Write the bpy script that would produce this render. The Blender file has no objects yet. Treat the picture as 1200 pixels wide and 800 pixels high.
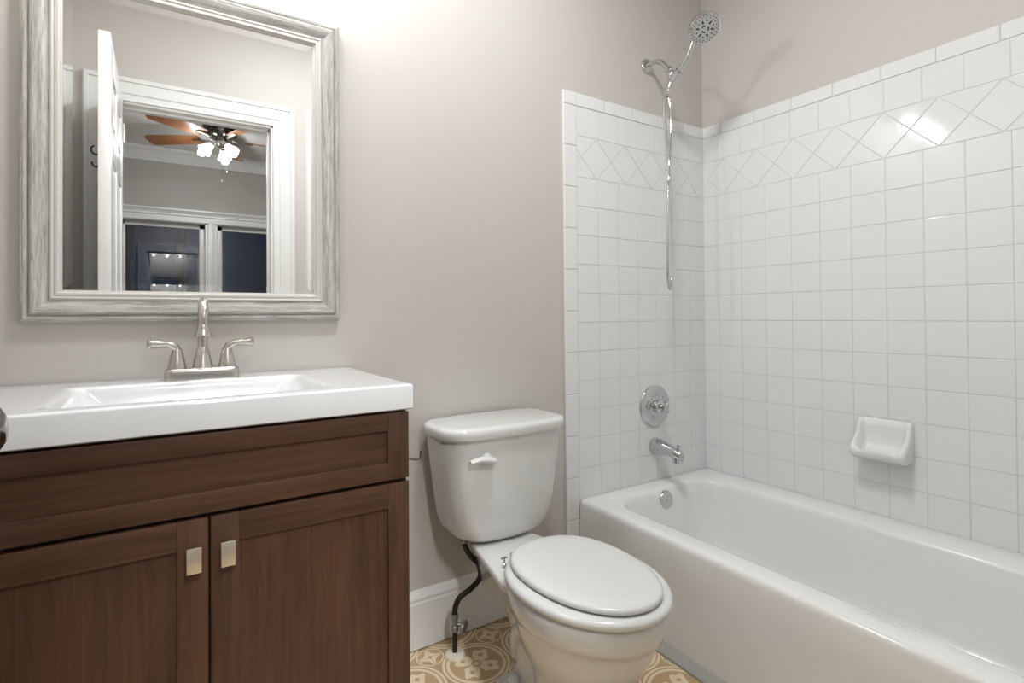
import bpy, bmesh, math, random
from mathutils import Vector, Matrix
PI = math.pi
random.seed(7)
scn = bpy.context.scene
col = scn.collection

# ------------------------------------------------------------------ camera
cam_d = bpy.data.cameras.new('camera'); cam = bpy.data.objects.new('camera', cam_d); col.objects.link(cam)
F, CY, YAW, PIT, ROL = 631.885, 363.875, .57674, .00986, -.00748
fw = Vector((math.sin(YAW)*math.cos(PIT), math.cos(YAW)*math.cos(PIT), math.sin(PIT)))
rt = Vector((math.cos(YAW), -math.sin(YAW), 0)); up = rt.cross(fw)
r2 = rt*math.cos(ROL)+up*math.sin(ROL); u2 = -rt*math.sin(ROL)+up*math.cos(ROL)
m3 = Matrix((r2, u2, -fw)).transposed()
cam.matrix_world = Matrix.Translation((-2.04978, -1.56219, 1.01862)) @ m3.to_4x4()
cam_d.sensor_width = 36; cam_d.lens = F*36/1200
cam_d.shift_y = -(400-CY)/1200
cam_d.clip_start = 0.01
scn.camera = cam

# ------------------------------------------------------------------ world, lights, exposure
w = bpy.data.worlds.new('night'); scn.world = w; w.use_nodes = True
w.node_tree.nodes['Background'].inputs[0].default_value = (.005, .009, .022, 1)
w.node_tree.nodes['Background'].inputs[1].default_value = 1.0
scn.view_settings.view_transform = 'Standard'; scn.view_settings.look = 'None'
scn.view_settings.gamma = 1; scn.view_settings.use_curve_mapping = False
scn.view_settings.exposure = 0.04
VANITY_W = 3.7       # each of the three vanity bulbs
CEIL_W = 21.5        # fill light added under the bathroom ceiling
FAN_W = 6.0          # each bulb of the bedroom fan
BED_W = 30.0
SPOT_W = 115.0
CEIL = 2.74
YF = -1.62           # doorway wall
XL = -2.40           # left wall

def light(name, kind, loc, power, size=.03, color=(1, .975, .95), rot=None, parent=None):
    d = bpy.data.lights.new(name, kind); d.energy = power; d.color = color
    if kind == 'AREA': d.shape = 'DISK'; d.size = size
    else: d.shadow_soft_size = size
    if kind == 'SPOT': d.spot_size = math.radians(46); d.spot_blend = 1.0
    o = bpy.data.objects.new(name, d); col.objects.link(o); o.location = loc
    if rot: o.rotation_euler = rot
    if parent: o.parent = parent
    return o

# ------------------------------------------------------------------ node helpers and materials
def srgb(r, g, b):
    f = lambda c: (c/255/12.92) if c/255 <= .04045 else ((c/255+.055)/1.055)**2.4
    return (f(r), f(g), f(b), 1)
class NT:
    def __init__(s, name):
        s.m = bpy.data.materials.new(name); s.m.use_nodes = True; s.t = s.m.node_tree
        s.b = s.t.nodes['Principled BSDF']
    def n(s, typ, **kw):
        nd = s.t.nodes.new(typ)
        for k, v in kw.items(): setattr(nd, k, v)
        return nd
    def l(s, a, b): s.t.links.new(a, b)
    def put(s, sock, v):
        if isinstance(v, (int, float, tuple)): sock.default_value = v
        else: s.l(v, sock)
    def math(s, op, a, b=0.0, c=None):
        nd = s.n('ShaderNodeMath', operation=op); s.put(nd.inputs[0], a); s.put(nd.inputs[1], b)
        if c is not None: s.put(nd.inputs[2], c)
        return nd.outputs[0]
    def noise(s, vec, scale, detail=3, rough=.5, dist=0):
        nd = s.n('ShaderNodeTexNoise'); s.l(vec, nd.inputs['Vector']); nd.inputs['Scale'].default_value = scale
        nd.inputs['Detail'].default_value = detail; nd.inputs['Roughness'].default_value = rough; nd.inputs['Distortion'].default_value = dist
        return nd.outputs['Fac']
    def obj(s): return s.n('ShaderNodeTexCoord').outputs['Object']
    def uv(s): return s.n('ShaderNodeTexCoord').outputs['UV']
    def mapping(s, vec, scale=(1, 1, 1)):
        nd = s.n('ShaderNodeMapping'); s.l(vec, nd.inputs[0]); nd.inputs['Scale'].default_value = scale; return nd.outputs[0]
    def ramp(s, fac, stops):
        nd = s.n('ShaderNodeValToRGB'); s.l(fac, nd.inputs[0]); e = nd.color_ramp.elements
        e[0].position, e[0].color = stops[0]; e[1].position, e[1].color = stops[-1]
        for p, c in stops[1:-1]: k = e.new(p); k.color = c
        return nd.outputs[0]
    def mix(s, fac, a, b):
        nd = s.n('ShaderNodeMix', data_type='RGBA'); s.put(nd.inputs[0], fac); s.put(nd.inputs[6], a); s.put(nd.inputs[7], b); return nd.outputs[2]
    def bump(s, h, strength, dist=.001):
        nd = s.n('ShaderNodeBump'); s.l(h, nd.inputs['Height']); nd.inputs['Strength'].default_value = strength
        nd.inputs['Distance'].default_value = dist; s.l(nd.outputs[0], s.b.inputs['Normal'])
    def set(s, color=None, rough=None, metal=None, spec=None, coat=None, coat_rough=None):
        if color is not None: s.put(s.b.inputs['Base Color'], color)
        if rough is not None: s.put(s.b.inputs['Roughness'], rough)
        if metal is not None: s.b.inputs['Metallic'].default_value = metal
        if spec is not None: s.b.inputs['Specular IOR Level'].default_value = spec
        if coat is not None: s.b.inputs['Coat Weight'].default_value = coat
        if coat_rough is not None: s.b.inputs['Coat Roughness'].default_value = coat_rough
        return s
def smooth_mat(name, c, rough, metal=0, spec=.5, coat=0, bump=0, bscale=40, var=.02):
    t = NT(name); o = t.obj(); n = t.noise(o, 6, 3)
    dark = tuple(max(0, v*(1-var)) for v in c[:3])+(1,)
    t.set(t.mix(n, dark, c), rough, metal, spec, coat, .05)
    if bump: t.bump(t.noise(o, bscale, 3), bump)
    return t.m
M = {}
M['paint'] = smooth_mat('wall paint', srgb(200, 194.5, 188), .6, bump=.12, bscale=260)
M['ceiling'] = smooth_mat('ceiling paint', srgb(232, 230, 226), .8, bump=.1, bscale=200)
M['bedroom_paint'] = smooth_mat('bedroom paint', srgb(176, 173, 167), .6, bump=.1, bscale=200)
M['trim'] = smooth_mat('trim paint', srgb(228, 227, 224), .3)
M['door'] = smooth_mat('door paint', srgb(236, 235, 232), .22, coat=.3)
M['grout'] = smooth_mat('grout', srgb(218, 217, 214), .8, bump=.3, bscale=400)
M['tile'] = smooth_mat('glazed tile', srgb(230, 230, 229), .065, coat=0, bump=.04, bscale=14)
M['porcelain'] = smooth_mat('porcelain', srgb(218, 217, 214), .10, coat=.5)
M['enamel'] = smooth_mat('tub enamel', srgb(232, 231, 229), .13, coat=.4)
M['plastic'] = smooth_mat('seat plastic', srgb(216, 216, 213), .2, coat=.2)
M['marble'] = smooth_mat('cultured marble', srgb(226, 226, 226), .12, coat=.5)
M['ceramic'] = smooth_mat('soap dish ceramic', srgb(230, 229, 226), .12, coat=.4)
M['chrome'] = smooth_mat('chrome', (.62, .63, .635, 1), .07, 1)
M['nickel'] = smooth_mat('brushed nickel', (.60, .57, .53, 1), .24, 1)
M['knob_nickel'] = smooth_mat('satin nickel', (.72, .65, .56, 1), .38, 1)
M['dark_metal'] = smooth_mat('dark bronze', (.05, .045, .04, 1), .25, .9)
M['gunmetal'] = smooth_mat('polished gunmetal', (.25, .24, .24, 1), .12, 1)
M['old_metal'] = smooth_mat('dull valve metal', (.28, .28, .27, 1), .4, .9)
M['rubber'] = smooth_mat('black hose', (.008, .007, .006, 1), .55, bump=.4, bscale=500)
M['cream'] = smooth_mat('cream plastic', srgb(226, 214, 196), .4)
M['strip'] = smooth_mat('grey base strip', srgb(158, 156, 150), .6, bump=.2, bscale=90)
M['dark'] = smooth_mat('black recess', (.006, .006, .006, 1), .8)
M['bark'] = smooth_mat('tree bark', (.05, .06, .07, 1), .9, bump=.8, bscale=30)
M['soil'] = smooth_mat('night ground', (.02, .025, .02, 1), .9)

t = NT('mirror silver'); t.set((.93, .935, .93, 1), .0, 1); M['mirror'] = t.m
t = NT('night window glass'); t.set((.9, .95, 1, 1), .0, 0, .5)
t.b.inputs['Transmission Weight'].default_value = 1.0; t.b.inputs['IOR'].default_value = 1.5; M['glass'] = t.m
t = NT('clear nozzle plastic'); t.set(srgb(205, 205, 203), .15, .4); M['nozzle'] = t.m

def emis(name, c, s):
    t = NT(name); t.b.inputs['Base Color'].default_value = c; t.b.inputs['Emission Color'].default_value = c
    t.b.inputs['Emission Strength'].default_value = s; return t.m
M['shade'] = emis('frosted lamp glass', (1, .96, .9, 1), 4.5)
M['fan_shade'] = emis('frosted fan shade', (1, .97, .93, 1), 5.0)
M['dome'] = emis('added fill light glow', (1, .97, .93, 1), 2.0)  # glow of the added bathroom and bedroom fill lights

def wood(name, c1, c2, rough, coat, gscale=1.0, bump=.12):
    t = NT(name); uv = t.mapping(t.uv(), (3.0*gscale, 60*gscale, 1)); n1 = t.noise(uv, 1.6, 8, .65, .8)
    uv2 = t.mapping(t.uv(), (1.2, 7, 1)); n2 = t.noise(uv2, 1.0, 3, .5, .5)
    f = t.math('ADD', t.math('MULTIPLY', n1, .6), t.math('MULTIPLY', n2, .4))
    t.set(t.ramp(f, [(.34, c1), (.62, c2)]), rough, 0, .4, coat, .15)
    t.bump(n1, bump); return t.m
M['vanity_wood'] = wood('dark stained wood', (.038, .0160, .0082, 1), (.092, .0395, .0195, 1), .42, .05)
M['blade_wood'] = wood('fan blade wood', (.20, .075, .028, 1), (.36, .15, .055, 1), .35, .2)
def weathered():
    t = NT('whitewashed grey wood'); uv = t.mapping(t.uv(), (16, 420, 1)); n1 = t.noise(uv, 1.0, 9, .75, 1.5)
    uv2 = t.mapping(t.uv(), (9, 110, 1)); n2 = t.noise(uv2, 1.0, 4, .6, .6)
    f = t.math('ADD', t.math('MULTIPLY', n1, .6), t.math('MULTIPLY', n2, .4))
    t.set(t.ramp(f, [(.37, srgb(132, 127, 119)), (.48, srgb(176, 173, 167)), (.61, srgb(212, 210, 205))]), .6, 0, .3)
    t.bump(n1, .5, .001); return t.m
M['weathered'] = weathered()
M['frame_lip'] = smooth_mat('cream painted lip', srgb(210, 205, 198), .5, bump=.2, bscale=120, var=.08)

def floor_mat():
    t = NT('patterned cement tile'); P = .203
    sep = t.n('ShaderNodeSeparateXYZ'); t.l(t.obj(), sep.inputs[0])
    x = t.math('DIVIDE', t.math('ADD', sep.outputs[0], 1.275+40*P), P)
    y = t.math('DIVIDE', t.math('ADD', sep.outputs[1], .165+40*P), P)
    # nearest ring centre
    u = t.math('SUBTRACT', t.math('FRACT', t.math('ADD', x, .5)), .5)
    v = t.math('SUBTRACT', t.math('FRACT', t.math('ADD', y, .5)), .5)
    # nearest corner
    uc = t.math('SUBTRACT', t.math('FRACT', x), .5); vc = t.math('SUBTRACT', t.math('FRACT', y), .5)
    L = lambda a, b: t.math('SQRT', t.math('ADD', t.math('MULTIPLY', a, a), t.math('MULTIPLY', b, b)))
    r, rc = L(u, v), L(uc, vc)
    th, tc = t.math('ARCTAN2', v, u), t.math('ARCTAN2', vc, uc)
    band = lambda q, a, b: t.math('MULTIPLY', t.math('GREATER_THAN', q, a), t.math('LESS_THAN', q, b))
    mx = lambda *a: a[0] if len(a) == 1 else t.math('MAXIMUM', a[0], mx(*a[1:]))
    rings = mx(band(r, .455, .49), band(r, .385, .43))
    s2 = t.math('ABSOLUTE', t.math('SINE', t.math('MULTIPLY', th, 2.0)))
    s6 = t.math('SINE', t.math('MULTIPLY', th, 12.0))
    edge = t.math('ADD', t.math('MULTIPLY', t.math('POWER', s2, .5), .33), t.math('MULTIPLY', s6, .028))
    leaf = t.math('MULTIPLY', t.math('LESS_THAN', r, edge), t.math('GREATER_THAN', r, .075))
    hole_u = t.math('SUBTRACT', t.math('ABSOLUTE', u), .145); hole_v = t.math('SUBTRACT', t.math('ABSOLUTE', v), .145)
    hole = t.math('LESS_THAN', L(hole_u, hole_v), .035)
    leaf = t.math('MULTIPLY', leaf, t.math('SUBTRACT', 1.0, hole))
    core = t.math('LESS_THAN', r, .045)
    c4 = t.math('ABSOLUTE', t.math('COSINE', t.math('MULTIPLY', tc, 2.0)))
    c8 = t.math('COSINE', t.math('MULTIPLY', tc, 8.0))
    star = t.math('LESS_THAN', rc, t.math('ADD', t.math('ADD', .075, t.math('MULTIPLY', t.math('POWER', c4, 1.3), .085)), t.math('MULTIPLY', c8, .02)))
    star = t.math('MULTIPLY', star, t.math('GREATER_THAN', rc, .03))
    cring = band(rc, .185, .207); cring = t.math('MULTIPLY', cring, t.math('GREATER_THAN', r, .5))
    outside = t.math('MULTIPLY', star, t.math('GREATER_THAN', r, .5))
    pat = mx(rings, leaf, core, outside, cring)
    wear = t.noise(t.obj(), 30, 4, .6); big = t.noise(t.obj(), 5, 2, .5)
    tan = t.mix(big, srgb(176, 147, 110), srgb(190, 161, 122)); crm = t.mix(wear, srgb(218, 198, 166), srgb(232, 214, 186))
    joint = mx(t.math('LESS_THAN', t.math('ABSOLUTE', uc), .004), t.math('LESS_THAN', t.math('ABSOLUTE', vc), .004))
    c = t.mix(pat, tan, crm); c = t.mix(joint, c, srgb(165, 145, 118))
    t.set(c, .5, 0, .35); t.bump(wear, .1); return t.m
M['floor'] = floor_mat()
t = NT('carpet'); t.set(t.ramp(t.noise(t.obj(), 300, 3), [(.3, srgb(150, 140, 128)), (.7, srgb(176, 166, 152))]), .95); t.bump(t.noise(t.obj(), 400, 3), .6); M['carpet'] = t.m

# ------------------------------------------------------------------ mesh helpers
def link(name, bm, mat, parent=None, angle=40, doubles=False):
    if doubles: bmesh.ops.remove_doubles(bm, verts=bm.verts, dist=1e-5)
    bmesh.ops.recalc_face_normals(bm, faces=bm.faces)
    me = bpy.data.meshes.new(name); bm.to_mesh(me); bm.free()
    for p in me.polygons: p.use_smooth = True
    me.set_sharp_from_angle(angle=math.radians(angle))
    for m in (mat if isinstance(mat, (list, tuple)) else [mat]): me.materials.append(m)
    o = bpy.data.objects.new(name, me); col.objects.link(o)
    if parent is not None: o.parent = parent
    return o
def tag(o, label=None, cat=None, group=None, kind=None):
    if label: o['label'] = label
    if cat: o['category'] = cat
    if group: o['group'] = group
    if kind: o['kind'] = kind
    return o
def root(name, loc, label, cat, group=None):
    o = bpy.data.objects.new(name, None); col.objects.link(o); o.location = loc; o.empty_display_size = .05
    return tag(o, label, cat, group)
class W:
    """writes world coordinates into a mesh parented at loc"""
    def __init__(s, loc=(0, 0, 0)): s.o = Vector(loc)
def shift(bm, loc): bmesh.ops.translate(bm, verts=bm.verts, vec=-Vector(loc)); return bm
def part(name, bm, mat, r, label=None, angle=40):
    """bm is in world coordinates; becomes child of root r"""
    loc = Vector((0, 0, 0)); q = r
    while q is not None: loc += q.location; q = q.parent
    o = link(name, shift(bm, loc), mat, r, angle)
    if label: o['label'] = label
    return o
def box(bm, x0, x1, y0, y1, z0, z1, bev=0, seg=2, grain=None, mi=0):
    x0, x1 = min(x0, x1), max(x0, x1); y0, y1 = min(y0, y1), max(y0, y1); z0, z1 = min(z0, z1), max(z0, z1)
    b = bmesh.new(); bmesh.ops.create_cube(b, size=1)
    for v in b.verts: v.co = Vector((x0+(v.co.x+.5)*(x1-x0), y0+(v.co.y+.5)*(y1-y0), z0+(v.co.z+.5)*(z1-z0)))
    if bev: bmesh.ops.bevel(b, geom=b.edges[:], offset=bev, segments=seg, affect='EDGES', profile=.5)
    if grain is not None:
        uv = b.loops.layers.uv.new('UVMap'); ro = random.uniform(0, 50)
        ax = 'xyz'.index(grain); oth = [i for i in range(3) if i != ax]
        for f in b.faces:
            f.material_index = mi
            for l in f.loops: l[uv].uv = (l.vert.co[ax]+ro, l.vert.co[oth[0]]+l.vert.co[oth[1]]+ro*.7)
    elif mi:
        for f in b.faces: f.material_index = mi
    me = bpy.data.meshes.new('t'); b.to_mesh(me); b.free(); bm.from_mesh(me); bpy.data.meshes.remove(me)
    return bm
def quads(bm, a, b, closed=True, flip=False, mi=0):
    n = len(a); fs = []
    for i in range(n if closed else n-1):
        j = (i+1) % n
        vs = (a[i], a[j], b[j], b[i])
        if len(set(vs)) == 4:
            f = bm.faces.new(vs); f.material_index = mi; fs.append(f)
    return fs
def loft(bm, rings, cap0=True, cap1=True, closed=True):
    vr = [[bm.verts.new(p) for p in r] for r in rings]
    for a, b in zip(vr, vr[1:]): quads(bm, a, b, closed)
    if cap0: bm.faces.new(list(reversed(vr[0])))
    if cap1: bm.faces.new(vr[-1])
    return vr
def frame_of(d):
    d = Vector(d).normalized(); a = Vector((0, 0, 1)) if abs(d.z) < .9 else Vector((1, 0, 0))
    x = a.cross(d).normalized(); return x, d.cross(x), d
def lathe(bm, prof, loc=(0, 0, 0), axis=(0, 0, 1), N=32, sx=1, sy=1, xdir=None):
    """prof: (radius, height) list"""
    x, y, d = frame_of(axis)
    if xdir is not None:
        x = (Vector(xdir)-d*Vector(xdir).dot(d)).normalized(); y = d.cross(x)
    loc = Vector(loc); rings = []
    for r, h in prof:
        r = max(r, 1e-4)
        rings.append([loc+d*h+x*(r*sx*math.cos(2*PI*i/N))+y*(r*sy*math.sin(2*PI*i/N)) for i in range(N)])
    loft(bm, rings); return bm
def catmull(pts, k=8):
    P = [Vector(p) for p in pts]; P = [P[0]*2-P[1]]+P+[P[-1]*2-P[-2]]; out = []
    for i in range(1, len(P)-2):
        for s in range(k):
            u = s/k; a, b, c, d = P[i-1], P[i], P[i+1], P[i+2]
            out.append(.5*((2*b)+(c-a)*u+(2*a-5*b+4*c-d)*u*u+(3*b-a-3*c+d)*u**3))
    out.append(P[-2]); return out
def tube(bm, pts, rad, N=14, k=8, cap=True, flat=None):
    path = catmull(pts, k) if k > 1 else [Vector(p) for p in pts]; n = len(path)
    if isinstance(rad, (list, tuple)):
        R = [];
        for i in range(n):
            f = i/(n-1)*(len(rad)-1); a = int(min(f, len(rad)-2)); R.append(rad[a]+(rad[a+1]-rad[a])*(f-a))
    else: R = [rad]*n
    rings = []; x = None
    for i, p in enumerate(path):
        d = (path[min(i+1, n-1)]-path[max(i-1, 0)]).normalized()
        if x is None: x = frame_of(d)[0]
        x = (x-d*x.dot(d)).normalized(); y = d.cross(x)
        fx = 1 if flat is None else flat
        rings.append([p+x*(R[i]*math.cos(2*PI*j/N))+y*(R[i]*fx*math.sin(2*PI*j/N)) for j in range(N)])
    loft(bm, rings, cap, cap); return bm
def rr(x0, x1, y0, y1, r, z, k=8):
    pts = []
    for cx, cy, a0 in ((x1-r, y1-r, 0), (x0+r, y1-r, 90), (x0+r, y0+r, 180), (x1-r, y0+r, 270)):
        for i in range(k+1):
            a = math.radians(a0+90*i/k); pts.append(Vector((cx+r*math.cos(a), cy+r*math.sin(a), z)))
    return pts
def sweep_frame(bm, corners, prof, closed=True, outward=None, mat_split=None):
    """corners: list of (centre-plane point, mitre direction) ; prof (u, v): u along mitre, v along depth dir"""
    rings = []
    for c, mdir, ddir in corners:
        rings.append([bm.verts.new(Vector(c)+Vector(mdir)*u+Vector(ddir)*v) for u, v in prof])
    uv = bm.loops.layers.uv.verify(); n = len(rings)
    acc = [0]
    for a, b in zip(prof, prof[1:]): acc.append(acc[-1]+math.hypot(b[0]-a[0], b[1]-a[1]))
    for i in range(n if closed else n-1):
        a, b = rings[i], rings[(i+1) % n]; ro = i*3.7
        for j in range(len(prof)-1):
            f = bm.faces.new((a[j], b[j], b[j+1], a[j+1]))
            if mat_split and j in mat_split: f.material_index = 1
            ln = (b[j].co-a[j].co); dirn = ln.normalized()
            for l in f.loops:
                k = j if l.vert in (a[j], b[j]) else j+1
                l[uv].uv = ((l.vert.co-Vector(corners[i][0])).dot(dirn)+ro, acc[k]+ro)
    if not closed:
        for r in (rings[0], rings[-1]): bm.faces.new(r)
    return bm
def plane_wall(name, verts, mat, label):
    bm = bmesh.new(); bm.faces.new([bm.verts.new(v) for v in verts])
    o = link(name, bm, mat); return tag(o, label, 'wall' if 'wall' in name else name.split('_')[0], kind='structure')
def slab(name, x0, x1, y0, y1, z0, z1, mat, label, cat):
    bm = box(bmesh.new(), x0, x1, y0, y1, z0, z1); return tag(link(name, bm, mat), label, cat, kind='structure')

# ------------------------------------------------------------------ room shell
slab('floor', XL-.1, .1, YF-.14, .1, -.1, 0, M['floor'], 'beige and cream patterned cement tile floor of the bathroom', 'floor')
slab('ceiling', XL-.1, .1, YF-.14, .1, CEIL, CEIL+.1, M['ceiling'], 'white bathroom ceiling', 'ceiling')
wall_back = slab('wall_back', XL-.1, .1, 0, .1, 0, CEIL, M['paint'], 'greige painted wall behind the mirror and toilet', 'wall')
wall_right = slab('wall_right', 0, .1, YF-.14, 0, 0, CEIL, M['paint'], 'greige painted wall along the bathtub', 'wall')
slab('wall_left', XL-.1, XL, YF-.14, 0, 0, CEIL, M['paint'], 'greige painted wall left of the vanity', 'wall')
OX0, OX1, OZ = -2.245, -1.540, 2.06     # door opening
bm = bmesh.new()
box(bm, XL, OX0, YF-.12, YF, 0, CEIL); box(bm, OX1, 0, YF-.12, YF, 0, CEIL); box(bm, OX0, OX1, YF-.12, YF, OZ, CEIL)
wall_front = tag(link('wall_front', bm, M['paint']), 'greige wall around the doorway, seen in the mirror', 'wall', kind='structure')

# glazed tiles: real bevelled tiles on a grout bed
def clip_poly(poly, x0, x1, z0, z1):
    def cl(p, f, g):
        out = []
        for i in range(len(p)):
            a, b = p[i], p[(i+1) % len(p)]; fa, fb = f(a), f(b)
            if fa >= 0: out.append(a)
            if (fa >= 0) != (fb >= 0):
                u = fa/(fa-fb); out.append((a[0]+(b[0]-a[0])*u, a[1]+(b[1]-a[1])*u))
        return out
    for f in (lambda p: p[0]-x0, lambda p: x1-p[0], lambda p: p[1]-z0, lambda p: z1-p[1]):
        poly = cl(poly, f, None)
        if len(poly) < 3: return []
    return poly
def inset(poly, d):
    n = len(poly); out = []
    area = sum(poly[i][0]*poly[(i+1) % n][1]-poly[(i+1) % n][0]*poly[i][1] for i in range(n))
    if area < 0: poly = poly[::-1]
    for i in range(n):
        p0, p1, p2 = Vector(poly[i-1]), Vector(poly[i]), Vector(poly[(i+1) % n])
        e1 = (p1-p0).normalized(); e2 = (p2-p1).normalized()
        n1 = Vector((-e1.y, e1.x)); n2 = Vector((-e2.y, e2.x)); b = (n1+n2)
        if b.length < 1e-6: return None
        b.normalize(); c = max(.2, b.dot(n1)); q = p1+b*(d/c); out.append((q.x, q.y))
    a2 = sum(out[i][0]*out[(i+1) % n][1]-out[(i+1) % n][0]*out[i][1] for i in range(n))
    return out if a2 > 1e-5 else None
def clean(poly):
    out = []
    for p in poly:
        if not out or math.hypot(p[0]-out[-1][0], p[1]-out[-1][1]) > .004: out.append(p)
    if len(out) > 2 and math.hypot(out[0][0]-out[-1][0], out[0][1]-out[-1][1]) <= .004: out.pop()
    return out
def tile(bm, poly, to3, base=.006, h=.0016, gap=.0009, bev=.0014, tilt=.0004):
    poly = clean(poly)
    if len(poly) < 3: return
    p0 = inset(poly, gap)
    if not p0: return
    p1 = inset(p0, bev*.45); p2 = inset(p0, bev*1.3)
    if not p1 or not p2 or len(p2) != len(p0): return
    cx = sum(p[0] for p in p0)/len(p0); cz = sum(p[1] for p in p0)/len(p0)
    tx, tz = random.gauss(0, tilt), random.gauss(0, tilt)
    H = lambda p, k: base+k+(p[0]-cx)*tx+(p[1]-cz)*tz
    R = [[bm.verts.new(to3(p[0], p[1], base-.003)) for p in p0], [bm.verts.new(to3(p[0], p[1], H(p, h*.55))) for p in p0],
         [bm.verts.new(to3(p[0], p[1], H(p, h*.9))) for p in p1], [bm.verts.new(to3(p[0], p[1], H(p, h))) for p in p2]]
    for a, b in zip(R, R[1:]): quads(bm, a, b)
    bm.faces.new(R[-1])
rect = lambda a, b, c, d: [(a, c), (b, c), (b, d), (a, d)]
ROW = .1095; Z0 = .335; NB = 11
ZB0 = Z0+NB*ROW; ZB1 = ZB0+.1555; ZT1 = ZB1+ROW; ZT2 = ZT1+.05
def tile_wall(parent, to3, first, pitch, length, dphase, dpitch, tphase, tpitch, left_trim=None, prefix=''):
    g = bmesh.new(); L = length+(.063 if left_trim else 0)
    pts = [(0, Z0-.03), (L, Z0-.03), (L, ZT2-.002), (0, ZT2-.002)]
    if left_trim: pts = [(0, Z0-.03), (length, Z0-.03), (length, 0), (L-.002, 0), (L-.002, ZT2-.002), (0, ZT2-.002)]
    a = [g.verts.new(to3(p[0], p[1], .006)) for p in pts]; b = [g.verts.new(to3(p[0], p[1], 0)) for p in pts]
    g.faces.new(a); quads(g, a, b)
    gp = part('grout_bed', g, M['grout'], parent)
    bm = bmesh.new(); xs = [0, first] if first > .02 else [0]
    while xs[-1]+pitch < length-.01: xs.append(xs[-1]+pitch)
    xs.append(length)
    for r in range(NB+1):
        z0 = Z0+r*ROW if r < NB else ZB1; z1 = z0+ROW
        for i in range(len(xs)-1): tile(bm, rect(xs[i], xs[i+1], z0-(.02 if r == 0 else 0), z1), to3)
    # diamond band
    h = (ZB1-ZB0)/2; zc = (ZB0+ZB1)/2; w2 = dpitch/2; k = -2
    while dphase+k*dpitch < length+dpitch:
        c = dphase+k*dpitch
        d = clip_poly([(c-w2, zc), (c, zc-h), (c+w2, zc), (c, zc+h)], 0, length, ZB0, ZB1); tile(bm, d, to3)
        for s in (1, -1):
            tr = clip_poly([(c, zc+s*h), (c+w2, zc), (c+dpitch, zc+s*h)] if s < 0 else [(c, zc+h), (c+dpitch, zc+h), (c+w2, zc)], 0, length, ZB0, ZB1)
            if tr: tile(bm, tr, to3)
        k += 1
    part('tile_field', bm, M['tile'], parent, 'glossy white square wall tiles with a diamond band', 0.5)
    tb = bmesh.new(); x = tphase-tpitch*3
    while x < length:
        a0, a1 = max(0, x), min(length, x+tpitch)
        if a1-a0 > .01: tile(tb, rect(a0, a1, ZT1, ZT2), to3, h=.0035, bev=.003)
        x += tpitch
    if left_trim:
        tile(tb, rect(length, L, ZT1, ZT2), to3, h=.0035, bev=.003)
        z = left_trim; zs = [ZT1]
        while z > 0: zs.append(z); z -= .1545
        zs.append(0)
        for z1, z0 in zip(zs, zs[1:]): tile(tb, rect(length, L, z0, z1), to3, h=.0035, bev=.003)
    part('bullnose_trim', tb, M['tile'], parent, 'white bullnose edge tiles', 0.5)
tile_wall(wall_back, lambda s, z, d: Vector((-s, -d, z)), .1063, .1063, .744, .645-.151*5, .151, .601-.1525*6, .1525, left_trim=1.653)
tile_wall(wall_right, lambda s, z, d: Vector((-d, -s, z)), .0836, .1079, -YF, .728-.155*5, .155, .878-.1555*6, .1555)
tile_wall(wall_front, lambda s, z, d: Vector((-s, YF+d, z)), .1063, .1063, .744, .645-.151*5, .151, .601-.1525*6, .1525, left_trim=1.653)

# baseboard on the back wall and the others
def baseboard(name, p0, p1, nrm, label):
    prof = [(0, 0), (.014, 0), (.014, .135), (.011, .141), (.012, .150), (.009, .158), (.004, .166), (0, .174)]
    bm = bmesh.new(); P0, P1, n = Vector(p0), Vector(p1), Vector(nrm)
    loft(bm, [[P+n*u+Vector((0, 0, v+.004)) for u, v in prof] for P in (P0, P1)])
    return tag(link(name, bm, M['trim'], angle=25), label, 'baseboard', kind='structure')
baseboard('baseboard_back', (XL, 0, 0), (-.807, 0, 0), (0, -1, 0), 'tall white baseboard behind the toilet')
baseboard('baseboard_left', (XL, 0, 0), (XL, YF, 0), (1, 0, 0), 'white baseboard on the left wall')
baseboard('baseboard_front', (OX1+.14, YF, 0), (-.83, YF, 0), (0, 1, 0), 'white baseboard beside the doorway')

# doorway: jamb lining + casing both sides
def casing(name, y, dy, label, x0=OX0, x1=OX1, z=OZ, w=.110, mat='trim', z_low=0):
    prof = [(0, 0), (0, .011), (.008, .013), (.030, .012), (.034, .017), (.062, .019), (.085, .020), (.088, .026), (.102, .027), (w, .020), (w, 0)]
    bm = bmesh.new(); s = 1
    dd = (0, dy, 0)
    cs = [((x0, y, z_low), (-1, 0, 0), dd), ((x0, y, z), (-1, 0, 1), dd), ((x1, y, z), (1, 0, 1), dd), ((x1, y, z_low), (1, 0, 0), dd)]
    sweep_frame(bm, cs, prof, closed=False)
    return tag(link(name, bm, M[mat], angle=25), label, 'trim', kind='structure')
casing('trim_1', YF, 1, 'white moulded casing around the bathroom doorway, seen in the mirror')
casing('trim_2', YF-.12, -1, 'white moulded casing on the bedroom side of the doorway')
bm = bmesh.new(); J = .018
box(bm, OX0-.001, OX0+J-.008, YF-.12, YF, 0, OZ, .001); box(bm, OX1-J+.008, OX1+.001, YF-.12, YF, 0, OZ, .001); box(bm, OX0, OX1, YF-.12, YF, OZ-.012, OZ+.001, .001)
box(bm, OX1-.022, OX1-.010, YF-.075, YF-.04, 0, OZ-.01, .001); box(bm, OX0+.010, OX0+.022, YF-.075, YF-.04, 0, OZ-.01, .001); box(bm, OX0, OX1, YF-.075, YF-.04, OZ-.024, OZ-.012, .001)
tag(link('trim_3', bm, M['trim']), 'white door jamb lining the doorway', 'trim', kind='structure')

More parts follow.
